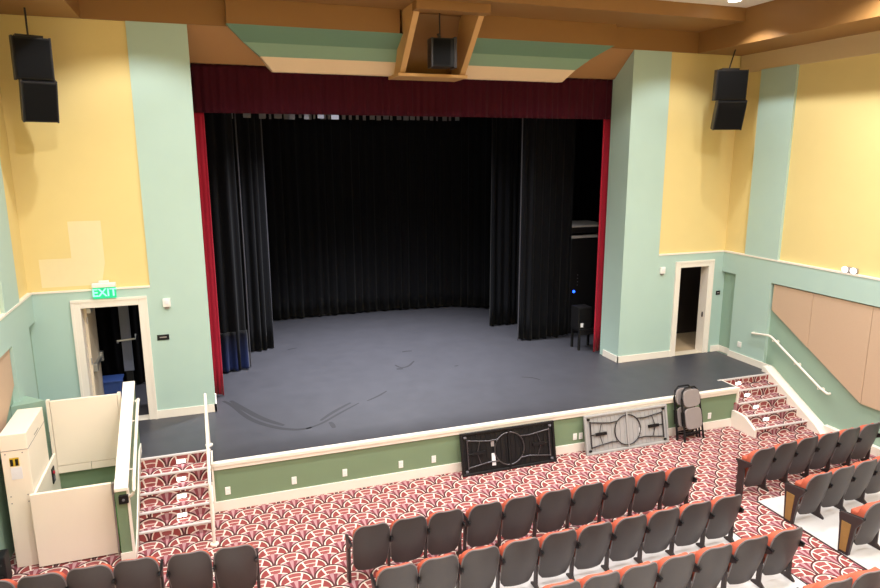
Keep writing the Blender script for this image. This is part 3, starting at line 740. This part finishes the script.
pbox('sticker', (.26, .31, .018, .024, .28, .38), M['paper'], t2)

# ================================================================== FOLDED CHAIRS
def folding_chair(label, loc, lean, rz):
    t = thing('folding_chair', label, 'chair', loc, 0, 'folded chairs leaning on the stage front')
    t.rotation_euler = (-lean, 0, rz); t.scale = (1.12, 1, 1.05)
    W = .21
    bm = new()
    pts = [(-W-.01, 0, .03), (-W, 0, .30), (-W, 0, .80), (-W+.03, 0, .93), (-W+.10, 0, 1.0), (W-.10, 0, 1.0), (W-.03, 0, .93), (W, 0, .80), (W, 0, .30), (W+.01, 0, .03)]
    tube(bm, pts, .018, 8); tube(bm, [(-W, 0, .15), (W, 0, .15)], .016); tube(bm, [(-W, 0, .60), (W, 0, .60)], .009); build('front_frame', bm, M['blackplastic'], t, smooth=True)
    bm = new()
    tube(bm, [(-W+.035, .045, .02), (-W+.035, .04, .56)], .017); tube(bm, [(W-.035, .045, .02), (W-.035, .04, .56)], .017); tube(bm, [(-W+.035, .045, .10), (W-.035, .045, .10)], .017); tube(bm, [(-W+.035, .042, .24), (W-.035, .042, .24)], .015)
    build('rear_legs', bm, M['blackplastic'], t, smooth=True)
    def pad(name, zc, hz, hw_, sup, m):
        n = 28; pts = []
        for k in range(n):
            a = 2*PI*k/n; ca, sa = math.cos(a), math.sin(a)
            pts.append((hw_*math.copysign(abs(ca)**sup, ca), zc+hz*math.copysign(abs(sa)**sup, sa)))
        bm = new(); prism(bm, pts, -.045, -.012, 'y'); return build(name, bm, m, t, bevel=.010)
    pad('backrest', .80, .165, .19, .55, M['chairgrey'])
    pad('seat', .42, .20, .19, .45, M['chairgrey'])
    for sx in (-1, 1):
        bm = new(); box(bm, sx*(W-.005)-.008, sx*(W-.005)+.008, -.03, .05, .30, .56); build('seat_hinge', bm, M['blackplastic'], t)
    bm = new()
    for sx in (-1, 1):
        disc(bm, (sx*(W+.01), 0, .0), (0,0,1), .019, .04, 10)
    build('foot_cap', bm, M['blackplastic'], t)
    return t
lean = math.radians(12.5)
folding_chair('front folded chair with grey padded seat and back, leaning on the stage front', (8.80, -.345, FZ+.01), lean, math.radians(6))
folding_chair('rear folded chair half hidden behind the other folded chair on the stage front', (8.725, -.225, FZ+.01), lean, math.radians(2))

# ================================================================== THEATRE SEATS
def shell_grid(wscale, zb, zt, top_pow, yoff, bulge, nu=14, nv=22):
    rows = []
    for j in range(nv+1):
        v = 1-(1-j/nv)**1.6 if j > nv*.0 else 0
        w = .209+.028*min(1, v/.45)
        if v > .68:
            t = min(1, (v-.68)/.32); w *= .42+.58*(1-t**2.2)**.5
        if v < .12: w *= .80+.20*(1-(1-v/.12)**2)**.5
        w *= wscale
        z = zb+(zt-zb)*v
        y = yoff+.06-.25*(z-.2)-.03*math.sin(PI*min(1, max(0, (z-.2)/.68)))
        rows.append([(w*(2*i/nu-1), y+.065*((w*(2*i/nu-1))/.243)**2, z) for i in range(nu+1)])
    return rows
def solid_grid(rows, dy):
    bm = new()
    A = [[bm.verts.new(p) for p in r] for r in rows]; B = [[bm.verts.new((p[0]*.985, p[1]+dy, p[2])) for p in r] for r in rows]
    nv, nu = len(rows)-1, len(rows[0])-1
    for j in range(nv):
        for i in range(nu):
            bm.faces.new((A[j][i], A[j][i+1], A[j+1][i+1], A[j+1][i])); bm.faces.new((B[j][i], B[j+1][i], B[j+1][i+1], B[j][i+1]))
    for j in range(nv):
        bm.faces.new((A[j][0], A[j+1][0], B[j+1][0], B[j][0])); bm.faces.new((A[j][nu], B[j][nu], B[j+1][nu], A[j+1][nu]))
    for i in range(nu):
        bm.faces.new((A[0][i], B[0][i], B[0][i+1], A[0][i+1])); bm.faces.new((A[nv][i], A[nv][i+1], B[nv][i+1], B[nv][i]))
    return bm
def seat_mesh_parts(t):
    o = build('back_shell', solid_grid(shell_grid(1.03, .15, .885, 2.5, .10, .035), .022), M['shell'], t, smooth=True)
    rows = shell_grid(1.034, .15, .888, 2.5, .10, .035)
    # thin paler rim round the shell
    bm = new(); nv = len(rows)-1
    path = [rows[j][0] for j in range(2, nv+1)]+rows[nv][1:-1]+[rows[j][-1] for j in range(nv, 1, -1)]
    tube(bm, [(x, y+.012, z) for x, y, z in path], .010, 6); build('shell_rim', bm, M['edge'], o, smooth=True)
    build('back_cushion', solid_grid(shell_grid(.995, .36, .835, 2.3, .123, .02, nv=14), .10), M['orange'], t, smooth=True)
    bm = new(); box(bm, -.205, .205, .22, .34, .30, .66)
    s = build('seat_cushion', bm, M['orange'], t, bevel=.03, seg=3)
def standard(t, x, kind='plain'):
    s = 1 if x > 0 else -1
    if kind == 'plain':
        bm = new(); prism(bm, [(.12,0),(.34,0),(.34,.03),(.26,.08),(.26,.52),(.32,.58),(.32,.60),(.04,.60),(.04,.57),(.19,.50),(.19,.08),(.12,.03)], x-.015, x+.015, 'x')
        p = build('standard', bm, M['iron'], t, bevel=.004)
    elif kind == 'tall':
        bm = new(); prism(bm, [(.18,0),(.30,0),(.30,.52),(.33,.60),(.33,.63),(.03,.66),(.03,.62),(.17,.52)], x-.02, x+.02, 'x')
        p = build('standard', bm, M['iron'], t, bevel=.008)
    else:
        bm = new(); prism(bm, [(.22,0),(.37,0),(.40,.45),(.42,.58),(.40,.61),(.08,.65),(.06,.62),(.16,.46)], x-.03, x+.03, 'x')
        p = build('end_panel', bm, M['iron'], t, bevel=.010)
        bm = new(); prism(bm, [(.25,.05),(.345,.05),(.36,.49),(.22,.49)], x-.036, x+.036, 'x')
        w = build('wood_insert', bm, M['wood'], p, bevel=.003); w['label'] = 'oak coloured wood inlay'
    z0 = .60 if kind == 'plain' else .635
    bm = new(); box(bm, x-.017, x+.017, (.05 if kind == 'panel' else .03), (.43 if kind == 'panel' else .36), z0, z0+.035)
    if kind != 'plain': bmesh.ops.transform(bm, matrix=Matrix.Translation((0,0,z0)) @ Matrix.Rotation(math.radians(-8), 4, 'X') @ Matrix.Translation((0,0,-z0)), verts=bm.verts[:])
    build('armrest', bm, M['blackplastic'], t, bevel=.012)
protos = {}
def make_seat(variant, loc, rz, label, group):
    if variant in protos: return dup(protos[variant], loc, rz, label, group)
    t = thing('theater_seat', label, 'seat', loc, rz, group)
    seat_mesh_parts(t)
    lk, rk = variant
    if lk: standard(t, -.252 if lk == 'plain' else -.285, lk)
    if rk: standard(t, .252, rk)
    protos[variant] = t
    return t
OR = ['first', 'second', 'third', 'fourth', 'fifth', 'sixth', 'seventh', 'eighth', 'ninth', 'tenth']
def row(xs, ys, rz, variants, group, lab):
    for i, (x, y, v) in enumerate(zip(xs, ys, variants)):
        make_seat(v, (x, y+.02, FZ), rz, lab(i, len(xs)), group)
P_ = ('plain', None)
TO = .0
def lab_c(rowname):
    def f(i, n):
        if i == 0: return f'charcoal theater seat, first from the left in {rowname}'
        if i == n-1: return f'charcoal theater seat at the right aisle end of {rowname}'
        return f'charcoal theater seat, {OR[i]} from the left in {rowname}'
    return f
x1 = [1.745,2.255,2.775,3.355,3.885,4.445,4.985,5.535,6.075,6.625]
row(x1, [-2.69]*10, 0, [('tall',None),P_,('plain','plain')]+[P_]*6+[('plain','plain')], 'seats in the centre front row', lab_c('the centre front row'))
x2 = [1.82,2.34,2.88,3.43,3.97,4.5,5.04,5.57,6.1,6.63]
row(x2, [-3.65]*10, 0, [P_]*9+[('plain','plain')], 'seats in the centre second row', lab_c('the centre second row'))
x3 = [3.47,3.99,4.51,5.05,5.61,6.17,6.74]
row(x3, [-4.58]*7, 0, [P_]*6+[('plain','plain')], 'seats in the centre third row', lambda i, n: f'charcoal theater seat, {"at the aisle end" if i==n-1 else OR[n-i-1]+" inward from the aisle seat"} of the centre third row')
row([6.41,6.94], [-5.56]*2, 0, [P_, ('plain','plain')], 'seats in the centre fourth row', lambda i, n: ['theater seat second from the aisle in the centre fourth row, at the bottom edge', 'theater seat at the aisle end of the centre fourth row, bottom right of the photo'][i])
xl = [-2.60,-2.09,-1.59,-1.09,-.49,.04]
row(xl, [-2.41,-2.44,-2.46,-2.48,-2.55,-2.60], -.06, [P_,P_,P_,('plain','plain'),P_,('plain','tall')], 'seats in the left front row',
    lambda i, n: ['charcoal theater seat in the left front row, at the left edge of the photo', 'charcoal theater seat in the left front row before the lift tower', 'charcoal theater seat in the left front row before the middle of the lift gate', 'charcoal theater seat in the left front row, left of the gap', 'charcoal theater seat in the left front row, right of the gap and before the stairs', 'charcoal theater seat at the right aisle end of the left front row'][i])
xr1 = [8.31,8.83,9.34,9.84,10.35,10.87]
row(xr1, [-2.61,-2.56,-2.52,-2.50,-2.48,-2.45], .055, [('tall',None)]+[P_]*4+[('plain','plain')], 'seats in the right front row',
    lambda i, n: 'charcoal theater seat at the aisle end of the right front row' if i == 0 else f'charcoal theater seat, {OR[i]} from the aisle in the right front row')
xr2 = [8.43,8.94,9.46,9.97]
row(xr2, [-3.57,-3.53,-3.49,-3.45], .055, [('panel',None)]+[P_]*3, 'seats in the right second row',
    lambda i, n: 'charcoal theater seat with wood inlaid end panel in the right second row' if i == 0 else f'charcoal theater seat, {OR[i]} from the aisle in the right second row')
row([8.50], [-4.46], .055, [('panel','plain')], 'seats in the right third row',
    lambda i, n: 'charcoal theater seat with wood inlaid end panel in the right third row')

# ================================================================== LIGHTS
def spot(name, loc, power, deg=140, blend=.8, size=.07, col=(1, .99, .995), rot=(0,0,0)):
    l = bpy.data.lights.new(name, 'SPOT'); l.energy = power; l.spot_size = math.radians(deg); l.spot_blend = blend; l.shadow_soft_size = size; l.color = col
    o = bpy.data.objects.new(name, l); C.objects.link(o); o.location = loc; o.rotation_euler = rot
    return o
xs_ = [-.95, 1.7, 4.34, 7.0, 9.63]
for y in (.47, -2.4, -5.2, -8.0, -10.8):
    for x in xs_:
        spot('downlight_lamp', (x, y, ZC-.03), (330 if abs(x-4.34) > 5 else 210) if y > 0 else (850 if y > -3 and abs(x-4.34) > 5 else 470), 118 if y > 0 else 150, .35 if y > 0 else .85)
for i, (x, nm_) in enumerate(((9.63, 'round lit downlight in the ceiling above the right aisle, at the top edge'),)):
    t = thing('recessed_downlight', nm_, 'light', (x, .47, ZC))
    bm = new(); tube(bm, [(0,0,0), (0,0,-.012)], .14, 24); build('trim_ring', bm, M['white'], t)
    bm = new(); tube(bm, [(0,0,-.012), (0,0,-.016)], .11, 24); build('lens', bm, M['lamp'], t)
# stage work lights hung behind the valance
for x, y, e in ((3.2, 4.2, 6800), (5.2, 4.8, 2200)):
    spot('stage_work_lamp', (x, y, 8.6), e, 84, 1.0, .2, (.94, .95, 1.0))
spot('wing_lamp', (11.6, 3.1, 3.4), 7, 150, .8, .1)

w = bpy.data.worlds.new('World'); bpy.context.scene.world = w; w.use_nodes = True
w.node_tree.nodes['Background'].inputs[0].default_value = (.5, .5, .5, 1); w.node_tree.nodes['Background'].inputs[1].default_value = 0.02

# ================================================================== CAMERA
yaw, pitch, roll, f = 0.336603596, 0.206325709, -0.00288447, 665.95
cy, sy, cp, sp_ = math.cos(yaw), math.sin(yaw), math.cos(pitch), math.sin(pitch)
fw = Vector((sy*cp, cy*cp, -sp_)); r = Vector((cy, -sy, 0)); u = r.cross(fw)
r2 = r*math.cos(roll)+u*math.sin(roll); u2 = -r*math.sin(roll)+u*math.cos(roll)
cam = bpy.data.cameras.new('Camera'); co = bpy.data.objects.new('Camera', cam); C.objects.link(co)
cam.sensor_width = 36; cam.sensor_fit = 'HORIZONTAL'; cam.lens = f/880*36; cam.clip_start = .05
mw = Matrix((( r2.x, u2.x, -fw.x, 0), (r2.y, u2.y, -fw.y, -10.29), (r2.z, u2.z, -fw.z, 5.44), (0,0,0,1)))
co.matrix_world = mw
sc = bpy.context.scene; sc.camera = co
vs = sc.view_settings; vs.view_transform = 'Standard'; vs.look = 'None'; vs.gamma = 1; vs.exposure = 0.0; vs.use_curve_mapping = False
